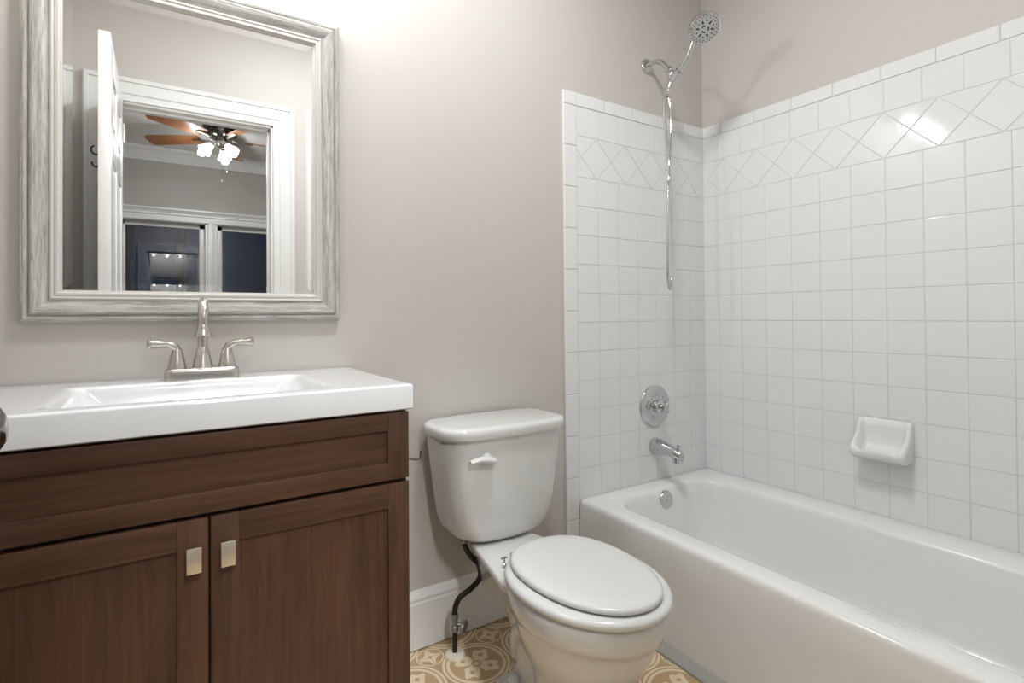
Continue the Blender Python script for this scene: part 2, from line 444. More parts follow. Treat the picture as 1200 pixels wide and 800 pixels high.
# open panelled door
DX0, DX1, DY0, DY1, DH = -2.238, -2.201, -1.590, -.862, 2.05
dr = tag(root('door_1', (-2.2145, DY0, 0), 'white panelled bathroom door standing open, seen edge-on in the mirror', 'door'), kind='structure')
bm = bmesh.new(); st = .105
def zrow(a, b): box(bm, DX0+.006, DX1-.006, DY0+.05, DY1-.05, a, b)
box(bm, DX0, DX1, DY0, DY0+st, .01, DH, .0015); box(bm, DX0, DX1, DY1-st, DY1, .01, DH, .0015)
yc = (DY0+DY1)/2
for a, b in ((.01, .23), (.82, .96), (1.62, 1.73), (DH-.115, DH)): box(bm, DX0+.0002, DX1-.0002, DY0+.09, DY1-.09, a, b, .0012)
box(bm, DX0+.0003, DX1-.0003, yc-.045, yc+.045, .02, DH-.02, .0012)
zrow(.05, DH-.05)
for a, b in ((.23, .82), (.96, 1.62), (1.73, DH-.115)):
    for y0, y1 in ((DY0+st, yc-.045), (yc+.045, DY1-st)):
        box(bm, DX0+.002, DX1-.002, y0+.03, y1-.03, a+.03, b-.03, .005, 2)
        for q in (.003, .014): box(bm, DX0+.001+q*.2, DX1-.001-q*.2, y0+q, y1-q, a+q, b-q, .0)if False else None
part('door_slab', bm, M['door'], dr)
for sx, x in ((1, DX1), (-1, DX0)):
    k = bmesh.new(); ky, kz = DY1-.075, .925
    lathe(k, [(.030, 0), (.030, .004), (.026, .007), (.012, .010), (.009, .014), (.012, .018), (.019, .022), (.0215, .028), (.019, .035), (.012, .039), (.0, .040)], (x, ky, kz), (sx, 0, 0))
    part('door_knob', k, M['gunmetal'], dr, 'dark polished door knob')
for z in (.25, 1.05, 1.85):
    k = bmesh.new(); lathe(k, [(.0, 0), (.006, .001), (.0065, .09), (0, .092)], (DX1+.004, DY0-.002, z), (0, 0, 1), 12); part('hinge', k, M['nickel'], dr)
# hooks on the far face of the door
for i, z in enumerate((1.63,)):
    hr = root('robe_hook', (DX0, -.955, z), 'dark double robe hook on the back of the open door, seen in the mirror', 'hook')
    k = bmesh.new(); box(k, DX0-.004, DX0, -.965, -.945, z-.06, z+.03, .001); part('back_plate', k, M['dark_metal'], hr)
    k = bmesh.new(); tube(k, [(DX0-.002, -.955, z+.0), (DX0-.014, -.955, z-.006), (DX0-.026, -.955, z+.004), (DX0-.026, -.955, z+.018), (DX0-.018, -.955, z+.026)], .003, 8); part('hook_arm', k, M['dark_metal'], hr)
    k = bmesh.new(); tube(k, [(DX0-.002, -.955, z-.04), (DX0-.012, -.955, z-.052), (DX0-.022, -.955, z-.046), (DX0-.025, -.955, z-.034)], .003, 8); part('hook_arm', k, M['dark_metal'], hr)

# ------------------------------------------------------------------ bedroom seen in the mirror
BY = -5.0
slab('floor_bedroom', -4.2, 1.6, BY, YF-.14, -.1, 0, M['carpet'], 'beige bedroom carpet', 'floor')
slab('ceiling_bedroom', -4.2, 1.6, BY, YF-.12, CEIL, CEIL+.1, M['ceiling'], 'pale bedroom ceiling seen in the mirror', 'ceiling')
slab('wall_bedroom_left', -4.3, -4.2, BY, YF-.12, 0, CEIL, M['bedroom_paint'], 'grey bedroom side wall', 'wall')
slab('wall_bedroom_right', 1.6, 1.7, BY, YF-.12, 0, CEIL, M['bedroom_paint'], 'grey bedroom side wall opposite', 'wall')
bm = bmesh.new(); box(bm, -4.2, XL, YF-.13, YF-.12, 0, CEIL); box(bm, 0, 1.6, YF-.13, YF-.12, 0, CEIL)
tag(link('wall_bedroom_front', bm, M['bedroom_paint']), 'grey bedroom wall beside the bathroom', 'wall', kind='structure')
WZ0, WZ1 = .62, 2.03; WX = [(-2.43, -1.63), (-1.575, -.775)]
bm = bmesh.new()
box(bm, -4.2, WX[0][0], BY-.14, BY, 0, CEIL); box(bm, WX[1][1], 1.6, BY-.14, BY, 0, CEIL)
box(bm, WX[0][0], WX[1][1], BY-.14, BY, 0, WZ0); box(bm, WX[0][0], WX[1][1], BY-.14, BY, WZ1, CEIL)
box(bm, WX[0][1], WX[1][0], BY-.14, BY-.01, WZ0, WZ1)
tag(link('wall_bedroom_back', bm, M['bedroom_paint']), 'grey bedroom wall around the night windows, seen in the mirror', 'wall', kind='structure')
for n, (a, b) in enumerate(WX):
    wr = tag(root('window_%d' % (n+1), ((a+b)/2, BY-.05, WZ0), ['dark night window with a white sash, left one in the mirror', 'dark night window with a white sash, right one in the mirror'][n], 'window'), kind='structure')
    k = bmesh.new(); fwid = .05
    for (p, q, r, s) in ((a, a+.03, WZ0, WZ1), (b-.03, b, WZ0, WZ1), (a, b, WZ0, WZ0+.03), (a, b, WZ1-.02, WZ1)): box(k, p, q, BY-.12, BY, r, s, .002)
    part('window_frame', k, M['trim'], wr)
    for lo, hi, yy in ((WZ0+.03, 1.35, BY-.06), (1.31, WZ1-.02, BY-.09)):
        k = bmesh.new(); p, q = a+.03, b-.03
        for (c, d, r, s) in ((p, p+.05, lo, hi), (q-.05, q, lo, hi), (p, q, lo, lo+.04), (p, q, hi-.045, hi)): box(k, c, d, yy-.015, yy+.015, r, s, .003)
        sa = part('window_sash', k, M['trim'], wr)
        k = bmesh.new(); box(k, p+.045, q-.045, yy-.002, yy+.002, lo+.035, hi-.04); part('pane', k, M['glass'], sa)
# window casing with head moulding
bm = bmesh.new()
box(bm, WX[0][0]-.11, WX[0][0]+.005, BY, BY+.018, WZ0-.02, WZ1, .003); box(bm, WX[1][1]-.005, WX[1][1]+.11, BY, BY+.018, WZ0-.02, WZ1, .003)
box(bm, WX[0][1]-.008, WX[1][0]+.008, BY-.01, BY+.014, WZ0, WZ1+.01, .003); box(bm, WX[0][1]+.016, WX[1][0]-.016, BY, BY+.02, WZ0, WZ1, .002)
prof = [(0, 0), (.018, 0), (.018, .055), (.030, .062), (.030, .072), (.022, .078), (.040, .105), (.048, .112), (.048, .125), (0, .125)]
loft(bm, [[Vector((x, BY+u, WZ1+v-.012)) for u, v in prof] for x in (WX[0][0]-.13, WX[1][1]+.13)])
box(bm, WX[0][0]-.14, WX[1][1]+.14, BY, BY+.06, WZ0-.03, WZ0, .004)
tag(link('trim_4', bm, M['trim'], angle=25), 'white window casing with a moulded head, seen in the mirror', 'trim', kind='structure')
bm = bmesh.new()
prof = [(0, 0), (0, -.125), (.012, -.125), (.016, -.112), (.022, -.105), (.050, -.055), (.072, -.028), (.080, -.024), (.085, -.012), (.092, -.010), (.092, 0)]
loft(bm, [[Vector((x, BY+u, CEIL+v)) for u, v in prof] for x in (-4.2, 1.6)])
tag(link('trim_5', bm, M['trim'], angle=25), 'white crown moulding along the bedroom ceiling, seen in the mirror', 'trim', kind='structure')
# night garden
slab('ground', -9, 7, -16, BY-.2, -.6, -.5, M['soil'], 'dark ground outside the windows', 'ground')
for i, (x, y, r, ln) in enumerate(((-2.75, -9.0, .10, .05), (-1.75, -9.6, .09, 0), (-.35, -8.6, .13, .06), (-3.6, -11, .16, -.05))):
    k = bmesh.new(); tube(k, [(x, y, -.5), (x+ln*3, y, 1.5), (x+ln*8, y+.1, 3.6), (x+ln*14, y, 6.5)], [r*1.3, r, r*.8, r*.5], 12, 6)
    lab = ['leaning slim trunk in the dark, left window', 'straight slim trunk in the dark beside the leaning one', 'broad trunk in the dark, right window', 'trunk farthest left in the dark garden'][i]
    tag(link('tree_trunk', k, M['bark']), lab, 'tree')

# ceiling fan
FX, FY = -1.60, -3.86
fr = root('ceiling_fan', (FX, FY, CEIL), 'wood-bladed ceiling fan with three lit glass shades, reflected in the mirror', 'ceiling fan')
k = bmesh.new(); lathe(k, [(.13, 0), (.15, -.008), (.15, -.05), (.14, -.062), (.135, -.066)], (FX, FY, CEIL), (0, 0, 1), 40)
lathe(k, [(.118, -.066), (.135, -.075), (.125, -.11), (.09, -.135), (.06, -.14)], (FX, FY, CEIL), (0, 0, 1), 40); part('motor_housing', k, M['gunmetal'], fr)
k = bmesh.new(); lathe(k, [(.045, -.14), (.05, -.15), (.05, -.185), (.035, -.20), (.02, -.215), (.0, -.22)], (FX, FY, CEIL), (0, 0, 1), 24); part('light_hub', k, M['nickel'], fr)
for i in range(5):
    a = math.radians(214+72*i); d = Vector((math.cos(a), math.sin(a), 0)); n = Vector((-d.y, d.x, 0)); zz = CEIL-.135
    Pm = Vector((FX, FY, zz)); tiltv = Vector((0, 0, math.sin(math.radians(14)))); nn = n*math.cos(math.radians(14))-tiltv
    k = bmesh.new(); uv = k.loops.layers.uv.new('UVMap'); rows = []
    for u, wd in ((.18, .050), (.21, .060), (.35, .068), (.50, .074), (.60, .076), (.635, .072), (.66, .050)):
        rows.append([(u, s*wd) for s in (-1, 1)])
    top = [[k.verts.new(Pm+d*u+nn*s+Vector((0, 0, .003))) for u, s in r] for r in rows]; bot = [[k.verts.new(Pm+d*u+nn*s-Vector((0, 0, .003))) for u, s in r] for r in rows]
    fs = []
    for q in range(len(rows)-1):
        for A in (top, bot): fs.append(k.faces.new((A[q][0], A[q+1][0], A[q+1][1], A[q][1])))
        for s in (0, 1): fs.append(k.faces.new((top[q][s], top[q+1][s], bot[q+1][s], bot[q][s])))
    for q in (0, -1): fs.append(k.faces.new((top[q][0], top[q][1], bot[q][1], bot[q][0])))
    for f in k.faces:
        for l in f.loops: rel = l.vert.co-Pm; l[uv].uv = (rel.dot(d)+i*2.3, rel.dot(n)+i*1.7)
    bl = part('blade', k, M['blade_wood'], fr)
    k = bmesh.new(); tube(k, [Pm+d*.07+Vector((0, 0, .01)), Pm+d*.12-Vector((0, 0, .012)), Pm+d*.18-Vector((0, 0, .008)), Pm+d*.25-Vector((0, 0, .005))], [.011, .013, .026, .02], 10, 5, flat=.35)
    part('blade_bracket', k, M['nickel'], bl)
for i, a in enumerate((60, 165, 285)):
    a = math.radians(a); d = Vector((math.cos(a), math.sin(a), 0)); hub = Vector((FX, FY, CEIL-.185)); ax = (d*.75+Vector((0, 0, -.8))).normalized()
    k = bmesh.new(); e = hub+d*.075+Vector((0, 0, -.012)); tube(k, [hub, hub+d*.04+Vector((0, 0, .005)), e], .008, 10, 5)
    lathe(k, [(.012, -.01), (.022, -.004), (.024, .016), (.02, .02)], e, ax, 20); arm = part('lamp_arm', k, M['nickel'], fr)
    k = bmesh.new(); lathe(k, [(.024, .012), (.030, .03), (.036, .05), (.052, .085), (.058, .10), (.055, .10), (.034, .052), (.02, .016)], e, ax, 28); part('glass_shade', k, M['fan_shade'], fr)
    light('bulb', 'POINT', e+ax*.125-Vector((FX, FY, CEIL)), FAN_W, .03, (.95, .97, 1), parent=fr)
for dx, dy, ln in ((.0, .02, .30), (.045, -.03, .20)):
    k = bmesh.new(); z = CEIL-.20; lathe(k, [(.0016, 0), (.0016, -ln)], (FX+dx, FY+dy, z), (0, 0, 1), 6)
    lathe(k, [(.002, -ln), (.009, -ln-.012), (.007, -ln-.025), (.0, -ln-.028)], (FX+dx, FY+dy, z), (0, 0, 1), 10); part('pull_chain', k, M['nickel'], fr)

# ------------------------------------------------------------------ vanity light above the mirror and added fill lights
LZ = 2.25
vl = root('vanity_light', (-1.96, 0, LZ), 'three-lamp vanity light on the wall above the mirror', 'wall lamp')
k = bmesh.new(); box(k, -2.22, -1.70, -.025, 0, LZ-.03, LZ+.03, .006, 3); part('back_bar', k, M['nickel'], vl)
for x in (-2.16, -1.96, -1.76):
    k = bmesh.new(); tube(k, [(x, -.02, LZ), (x, -.09, LZ+.008), (x, -.145, LZ+.02), (x, -.15, LZ-.002)], .008, 10, 6); lathe(k, [(.0, .012), (.024, .008), (.026, -.012), (.022, -.014)], (x, -.15, LZ), (0, 0, 1), 20); part('lamp_arm', k, M['nickel'], vl)
    k = bmesh.new(); lathe(k, [(.024, -.01), (.034, -.03), (.045, -.06), (.05, -.075), (.047, -.075), (.030, -.03), (.02, -.012)], (x, -.15, LZ), (0, 0, 1), 28); part('glass_shade', k, M['shade'], vl)
    light('bulb', 'POINT', Vector((x+1.96, -.150, -.10)), VANITY_W, .02, (.93, .965, 1), parent=vl)
cl = root('ceiling_light', (-1.35, -.80, CEIL), 'round fill light added under the bathroom ceiling', 'fill light')  # unseen fixture added as soft fill for the bathroom
k = bmesh.new(); lathe(k, [(.17, 0), (.17, -.02), (.155, -.025), (.15, -.01)], (-1.35, -.80, CEIL), (0, 0, 1), 40); part('ring', k, M['nickel'], cl)
k = bmesh.new(); lathe(k, [(.152, -.01), (.15, -.03), (.12, -.055), (.06, -.07), (.0, -.073)], (-1.35, -.80, CEIL), (0, 0, 1), 40); part('diffuser', k, M['dome'], cl)
light('lamp', 'AREA', (0, 0, -.08), CEIL_W, .32, (.93, .965, 1), parent=cl)
bl_ = root('bedroom_lamp', (-1.75, -2.45, CEIL), 'round fill light added on the bedroom ceiling, out of view', 'fill light')  # added out of view, fills cabinet front and lower toilet through the doorway
k = bmesh.new(); lathe(k, [(.09, 0), (.09, -.006), (.07, -.008), (.068, .0)], (-1.75, -2.45, CEIL), (0, 0, 1), 30, 2, 2); part('ring', k, M['trim'], bl_)
k = bmesh.new(); lathe(k, [(.068, -.001), (.05, -.004), (.0, -.005)], (-1.75, -2.45, CEIL), (0, 0, 1), 30, 2, 2); part('diffuser', k, M['dome'], bl_)
light('lamp', 'AREA', (0, 0, -.012), BED_W, .26, (.93, .965, 1), parent=bl_)

sl = root('added_spot_fill', (-1.80, -2.75, CEIL), 'added spot fill light on the bedroom ceiling aimed at the bathroom doorway', 'fill light')  # invented spot, added to brighten floor and baseboard from the bedroom side
k = bmesh.new(); lathe(k, [(.06, 0), (.06, -.005), (.047, -.008), (.044, -.002)], (-1.80, -2.75, CEIL), (0, 0, 1), 30); part('ring', k, M['trim'], sl)
aim = Vector((-1.32, -.15, .0))-Vector((-1.80, -2.75, CEIL-.05))
light('lamp', 'SPOT', (0, 0, -.05), SPOT_W, .12, (.93, .965, 1), rot=aim.to_track_quat('-Z', 'Y').to_euler(), parent=sl)

# ------------------------------------------------------------------ mirror
MX0, MX1, MZ0, MZ1 = -2.306, -1.625, 1.012, 1.843
mr = root('wall_mirror', ((MX0+MX1)/2, 0, MZ0), 'large mirror in a whitewashed grey wood frame above the vanity', 'mirror')
fwd = .072
prof = [(fwd, 0), (fwd, .016), (fwd-.003, .022), (fwd-.008, .025), (fwd-.013, .024), (fwd-.016, .021), (fwd-.018, .026), (fwd-.022, .029), (fwd-.030, .0275), (fwd-.040, .022), (fwd-.048, .019), (fwd-.051, .022), (.018, .0235), (.014, .021), (.012, .0225), (.007, .0225), (.005, .018), (.0, .016), (0, .005)]
g0, g1, h0, h1 = MX0+fwd, MX1-fwd, MZ0+fwd, MZ1-fwd
cs = [((g0, 0, h0), (-1, 0, -1), (0, -1, 0)), ((g1, 0, h0), (1, 0, -1), (0, -1, 0)), ((g1, 0, h1), (1, 0, 1), (0, -1, 0)), ((g0, 0, h1), (-1, 0, 1), (0, -1, 0))]
bm = sweep_frame(bmesh.new(), cs, prof, mat_split=set(range(11, 18)))
part('frame', bm, [M['weathered'], M['frame_lip']], mr, angle=25)
bm = bmesh.new(); bw = .017; yb = -.0125; rise = .0005
A = [bm.verts.new((x, yb-rise, z)) for x, z in ((g0-.002, h0-.002), (g1+.002, h0-.002), (g1+.002, h1+.002), (g0-.002, h1+.002))]
B = [bm.verts.new((x, yb, z)) for x, z in ((g0+bw, h0+bw), (g1-bw, h0+bw), (g1-bw, h1-bw), (g0+bw, h1-bw))]
D = [bm.verts.new((v.co.x, -.004, v.co.z)) for v in A]
quads(bm, A, B); quads(bm, D, A); bm.faces.new(B); bm.faces.new(D)
o = part('glass', bm, M['mirror'], mr)
for p in o.data.polygons: p.use_smooth = False

# ------------------------------------------------------------------ vanity cabinet
VX0, VX1, VY, VZ = -2.352, -1.607, -.458, .822
vr = root('vanity_cabinet', ((VX0+VX1)/2, -.23, 0), 'dark brown two-door shaker vanity cabinet under the white sink top', 'cabinet')
wd = M['vanity_wood']
bm = bmesh.new()
box(bm, VX0, VX0+.018, VY, -.004, 0, VZ, .001, grain='z'); box(bm, VX1-.018, VX1, VY, -.004, 0, VZ, .001, grain='z')
box(bm, VX0+.018, VX1-.018, VY, VY+.018, .10, .822, grain='x'); box(bm, VX0+.018, VX1-.018, -.02, -.004, .10, VZ, grain='x')
box(bm, VX0+.018, VX1-.018, VY+.06, VY+.075, 0, .10, grain='x'); box(bm, VX0+.018, VX1-.018, VY, -.01, .09, .105, grain='x')
part('carcass', bm, wd, vr)
def shaker(x0, x1, z0, z1, y, th, s, rt_, gr, pgr):
    b = bmesh.new(); yf = y-th
    box(b, x0, x0+s, yf, y, z0, z1, .0012, 2, 'z'); box(b, x1-s, x1, yf, y, z0, z1, .0012, 2, 'z')
    box(b, x0+s, x1-s, yf, y, z1-rt_, z1, .0012, 2, 'x'); box(b, x0+s, x1-s, yf, y, z0, z0+rt_, .0012, 2, 'x')
    box(b, x0+s-.004, x1-s+.004, yf+.008, y-.002, z0+rt_-.004, z1-rt_+.004, 0, 2, pgr); return b
part('drawer_front', shaker(VX0+.001, VX1-.001, .678, .817, VY-.0005, .018, .046, .036, 'x', 'x'), wd, vr)
for x0, x1, kx in ((VX0+.001, -1.9815, -2.0035), (-1.9775, VX1-.001, -1.9515)):
    d = part('cabinet_door', shaker(x0, x1, .105, .670, VY-.0005, .018, .046, .050, 'x', 'z'), wd, vr)
    yf = VY-.0185
    b = bmesh.new(); box(b, kx-.0055, kx+.0055, yf-.014, yf, .598, .612, .001); box(b, kx-.0115, kx+.0115, yf-.019, yf-.013, .584, .627, .0012, 2)
    part('door_pull', b, M['knob_nickel'], d, 'flat rectangular satin nickel pull')

# countertop with integral rectangular basin
CX0, CX1, CY0, CY1, CZ = -2.352, -1.598, -.4815, -.001, .8755
ct = root('sink_countertop', ((CX0+CX1)/2, -.24, .822), 'white one-piece sink top with a shallow rectangular basin on the vanity', 'sink')
BX0, BX1, BY0_, BY1_ = -2.205, -1.765, -.425, -.125
bm = bmesh.new(); r0 = .006
rings = [rr(CX0+.003, CX1-.003, CY0+.003, CY1-.001, r0, .8225), rr(CX0, CX1, CY0, CY1, r0, .825), rr(CX0, CX1, CY0, CY1, r0, CZ-.005),
         rr(CX0+.0015, CX1-.0015, CY0+.0015, CY1-.0015, r0, CZ-.0015), rr(CX0+.005, CX1-.005, CY0+.005, CY1-.003, r0, CZ), rr(CX0+.012, CX1-.012, CY0+.012, CY1-.008, r0, CZ), rr(BX0-.020, BX1+.020, BY0_-.020, BY1_+.020, .03, CZ),
         rr(BX0-.012, BX1+.012, BY0_-.012, BY1_+.012, .03, CZ-.0001), rr(BX0-.004, BX1+.004, BY0_-.004, BY1_+.004, .028, CZ-.0015), rr(BX0, BX1, BY0_, BY1_, .026, CZ-.006),
         rr(BX0+.006, BX1-.006, BY0_+.002, BY1_-.002, .027, CZ-.014), rr(BX0+.035, BX1-.035, BY0_+.012, BY1_-.012, .03, CZ-.055), rr(BX0+.075, BX1-.075, BY0_+.03, BY1_-.03, .04, CZ-.085), rr(BX0+.13, BX1-.13, BY0_+.07, BY1_-.08, .05, CZ-.092),
         rr(-1.985-.02, -1.985+.02, -.28, -.24, .019, CZ-.096)]
loft(bm, rings, cap0=True, cap1=True)
part('basin_top', bm, M['marble'], ct, angle=50)
k = bmesh.new(); lathe(k, [(.021, 0), (.021, .002), (.016, .003), (.0, .0045)], (-1.985, -.26, CZ-.0965), (0, 0, 1), 24); part('drain', k, M['nickel'], ct)

# faucet
fx, fy, fz = -1.967, -.078, CZ
fa = root('faucet', (fx, fy, fz), 'brushed nickel two-handle faucet on the sink top', 'faucet')
k = bmesh.new(); loft(k, [rr(fx-.078, fx+.078, fy-.027, fy+.026, .016, fz), rr(fx-.0775, fx+.0775, fy-.0265, fy+.0255, .016, fz+.020), rr(fx-.076, fx+.076, fy-.025, fy+.024, .015, fz+.0245), rr(fx-.073, fx+.073, fy-.022, fy+.021, .013, fz+.0265), rr(fx-.068, fx+.068, fy-.017, fy+.016, .010, fz+.027)])
part('deck_plate', k, M['nickel'], fa)
k = bmesh.new(); b0 = fz+.0265
lathe(k, [(.0225, 0), (.0215, .005), (.0165, .028), (.0125, .046), (.0108, .048), (.0104, .05)], (fx, fy, b0), (0, 0, 1), 28)
R_ = .038; top = fz+.143
path = [Vector((fx, fy, b0+.047)), Vector((fx, fy, top-.02))]
for i in range(1, 12): a = PI*i/12; path.append(Vector((fx-.002*i/12, fy-R_+R_*math.cos(a), top+R_*math.sin(a))))
path += [Vector((fx-.003, fy-2*R_, top)), Vector((fx-.003, fy-2*R_, top-.022))]
tube(k, path, .0106, 20, 1); ez = top-.022
lathe(k, [(.0110, .008), (.0125, .004), (.0125, 0), (.0150, -.008), (.0180, -.015), (.0180, -.019), (.0155, -.0195)], (fx-.003, fy-2*R_, ez), (0, 0, 1), 28)
part('spout', k, M['nickel'], fa)
for s in (-1, 1):
    k = bmesh.new(); hx = fx+s*.052
    lathe(k, [(.0195, 0), (.019, .005), (.0160, .020), (.0125, .036), (.0105, .044), (.0, .050)], (hx, fy, b0), (0, 0, 1), 28)
    ang = .16
    P = [(hx+s*-.002, fy, b0+.034), (hx+s*.004, fy, b0+.049), (hx+s*.019, fy-.004, b0+.0565), (hx+s*.038, fy-.010, b0+.0575), (hx+s*.053, fy-.014, b0+.058)]
    tube(k, P, [.0100, .0112, .0088, .0105, .0130], 16, 8, flat=.85)
    lathe(k, [(.0128, 0), (.010, .004), (0, .006)], (hx+s*.053, fy-.014, b0+.058), (s, -.25, .1), 16)
    part('handle', k, M['nickel'], fa)
k = bmesh.new(); lathe(k, [(.0025, 0), (.0025, .05), (.0055, .052), (.0055, .058), (0, .06)], (fx, fy+.021, b0-.002), (0, 0, 1), 12); part('lift_rod', k, M['nickel'], fa)

# L-shaped paper holder arm on the cabinet side
tp = root('toilet_paper_arm', (VX1, -.42, .70), 'slim metal L-shaped arm sticking out of the vanity side toward the toilet', 'toilet paper holder')
k = bmesh.new(); lathe(k, [(.016, 0), (.016, .003), (.012, .006), (.0, .007)], (VX1, -.42, .704), (1, 0, 0), 20); part('rosette', k, M['nickel'], tp)
k = bmesh.new(); tube(k, [(VX1+.002, -.42, .704), (VX1+.02, -.42, .701), (VX1+.044, -.42, .696), (VX1+.049, -.42, .698), (VX1+.0505, -.42, .705), (VX1+.052, -.42, .711)], .0028, 10, 5)
lathe(k, [(.0, -.001), (.0042, 0), (.0042, .005), (0, .006)], (VX1+.052, -.42, .710), (.1, 0, 1), 12); part('arm', k, M['gunmetal'], tp)

# ------------------------------------------------------------------ toilet
TX = -1.192
TT = -1.174
to = root('toilet', (TX, -.40, 0), 'white two-piece toilet with closed elongated lid between vanity and bathtub', 'toilet')
po = M['porcelain']
def egg(hw, yf, yc, yb, z, nb=2.6, nf=2.0, N=64, cx=TX):
    out = []
    for i in range(N):
        a = 2*PI*i/N; c, s = math.cos(a), math.sin(a)
        n = nb if s > 0 else nf
        x = math.copysign(abs(c)**(2/n), c)*hw; y = math.copysign(abs(s)**(2/n), s)*((yb-yc) if s > 0 else (yc-yf))
        out.append(Vector((cx+x, yc+y, z)))
    return out
bm = bmesh.new()
def bow(P, hw, yf, b):
    for p in P:
        f = max(0, min(1, (p.y+.03)/(yf+.03))); p.y -= b*max(0, 1-((p.x-TT)/hw)**2)*f
    return P
def dense(P, n=10):
    # extra points on the long front and back edges so that they can bow
    out = []
    for i, p in enumerate(P):
        q = P[(i+1) % len(P)]; out.append(p)
        if abs(q.x-p.x) > .1:
            for k_ in range(1, n): out.append(p.lerp(q, k_/n))
    return out
def tank_ring(hw, yf, z, r): return bow(dense(rr(TT-hw, TT+hw, yf, -.022, r, z, 8)), hw, yf, .026)
loft(bm, [tank_ring(.085, -.140, .352, .03), tank_ring(.115, -.165, .354, .05), tank_ring(.138, -.180, .361, .055), tank_ring(.157, -.189, .375, .06), tank_ring(.171, -.194, .396, .06), tank_ring(.181, -.197, .425, .06),
          tank_ring(.190, -.200, .48, .06), tank_ring(.203, -.204, .58, .06), tank_ring(.210, -.206, .64, .06), tank_ring(.211, -.207, .668, .06)])
part('tank', bm, po, to, angle=60)
bm = bmesh.new()
def lid_ring(hw, yf, z, r): return bow(dense(rr(TT-hw, TT+hw, yf, -.016, r, z, 8)), hw, yf, .028)
loft(bm, [lid_ring(.210, -.209, .666, .06), lid_ring(.2175, -.217, .668, .062), lid_ring(.2195, -.219, .673, .062), lid_ring(.2205, -.220, .685, .062), lid_ring(.2195, -.219, .692, .062), lid_ring(.216, -.216, .6975, .058), lid_ring(.207, -.207, .7005, .054), lid_ring(.192, -.192, .7015, .05)])
part('tank_lid', bm, po, to, angle=60)
k = bmesh.new(); ly = -.226; lz = .612
lathe(k, [(.017, 0), (.017, .004), (.012, .008), (.010, .010), (0, .011)], (TT-.098, ly, lz), (0, -1, 0), 24)
tube(k, [(TT-.082, ly-.010, lz-.006), (TT-.105, ly-.015, lz+.001), (TT-.130, ly-.018, lz+.004), (TT-.158, ly-.016, lz+.0)], [.018, .0185, .014, .009], 18, 8, flat=.6)
part('flush_lever', k, M['plastic'], to, 'white flush lever')
# bowl: rim, bowl body, pedestal
bm = bmesh.new()
loft(bm, [egg(.100, -.660, -.545, -.43, .0), egg(.100, -.660, -.545, -.43, .012), egg(.099, -.656, -.545, -.43, .05), egg(.100, -.658, -.55, -.42, .12), egg(.104, -.668, -.55, -.41, .155),
          egg(.113, -.684, -.55, -.40, .18), egg(.129, -.708, -.55, -.385, .21), egg(.145, -.732, -.55, -.37, .25, 2.2), egg(.155, -.747, -.55, -.36, .287, 2.2),
          egg(.158, -.752, -.55, -.355, .303, 2.2), egg(.166, -.764, -.55, -.355, .309, 2.2), egg(.169, -.770, -.552, -.35, .328, 2.2), egg(.173, -.773, -.552, -.35, .350, 2.2), egg(.171, -.771, -.552, -.35, .362, 2.2), egg(.164, -.763, -.552, -.355, .369, 2.2)])
# rear deck that carries the tank
def deck(hw0, hw1, z, r=.03):
    pts = []
    k_ = 6
    y1, y0 = -.075, -.44
    for cx, cy, a0 in ((TX+hw1-r, y1-r, 0), (TX-hw1+r, y1-r, 90), (TX-hw0+r, y0+r, 180), (TX+hw0-r, y0+r, 270)):
        for i in range(k_+1): a = math.radians(a0+90*i/k_); pts.append(Vector((cx+r*math.cos(a), cy+r*math.sin(a), z)))
    return pts
loft(bm, [deck(.06, .035, .20), deck(.085, .045, .25), deck(.112, .058, .295), deck(.132, .070, .322), deck(.144, .080, .332), deck(.146, .082, .347), deck(.143, .079, .3515), deck(.135, .074, .353)])
# trapway body and foot
loft(bm, [egg(.056, -.52, -.36, -.27, .0, 2.6, 2.6), egg(.056, -.52, -.36, -.27, .03, 2.6, 2.6), egg(.046, -.53, -.36, -.285, .06, 2.4, 2.4), egg(.046, -.54, -.35, -.265, .14, 2.4, 2.4), egg(.056, -.55, -.33, -.225, .20, 2.4, 2.4), egg(.068, -.56, -.31, -.18, .27, 2.4, 2.4), egg(.076, -.56, -.30, -.15, .325, 2.4, 2.4)])
for s in (-1, 1):
    tube(bm, [(TX+s*.034, -.50, .11), (TX+s*.034, -.44, .17), (TX+s*.032, -.36, .18), (TX+s*.026, -.315, .14), (TX+s*.018, -.30, .08)], [.028, .030, .030, .030, .028], 18, 6)
    loft(bm, [egg(.052-e, -.405+e, -.34, -.275-e, z, 2.2, 2.2, 40, TX+s*.058) for z, e in ((0, 0), (.014, 0), (.022, .004), (.026, .014))])
part('bowl', bm, po, to, angle=50)
for s in (-1, 1):
    k = bmesh.new(); lathe(k, [(.0165, 0), (.0165, .012), (.014, .022), (.009, .029), (0, .031)], (TX+s*.062, -.338, .022), (0, 0, 1), 24); part('bolt_cap', k, M['plastic'], to)
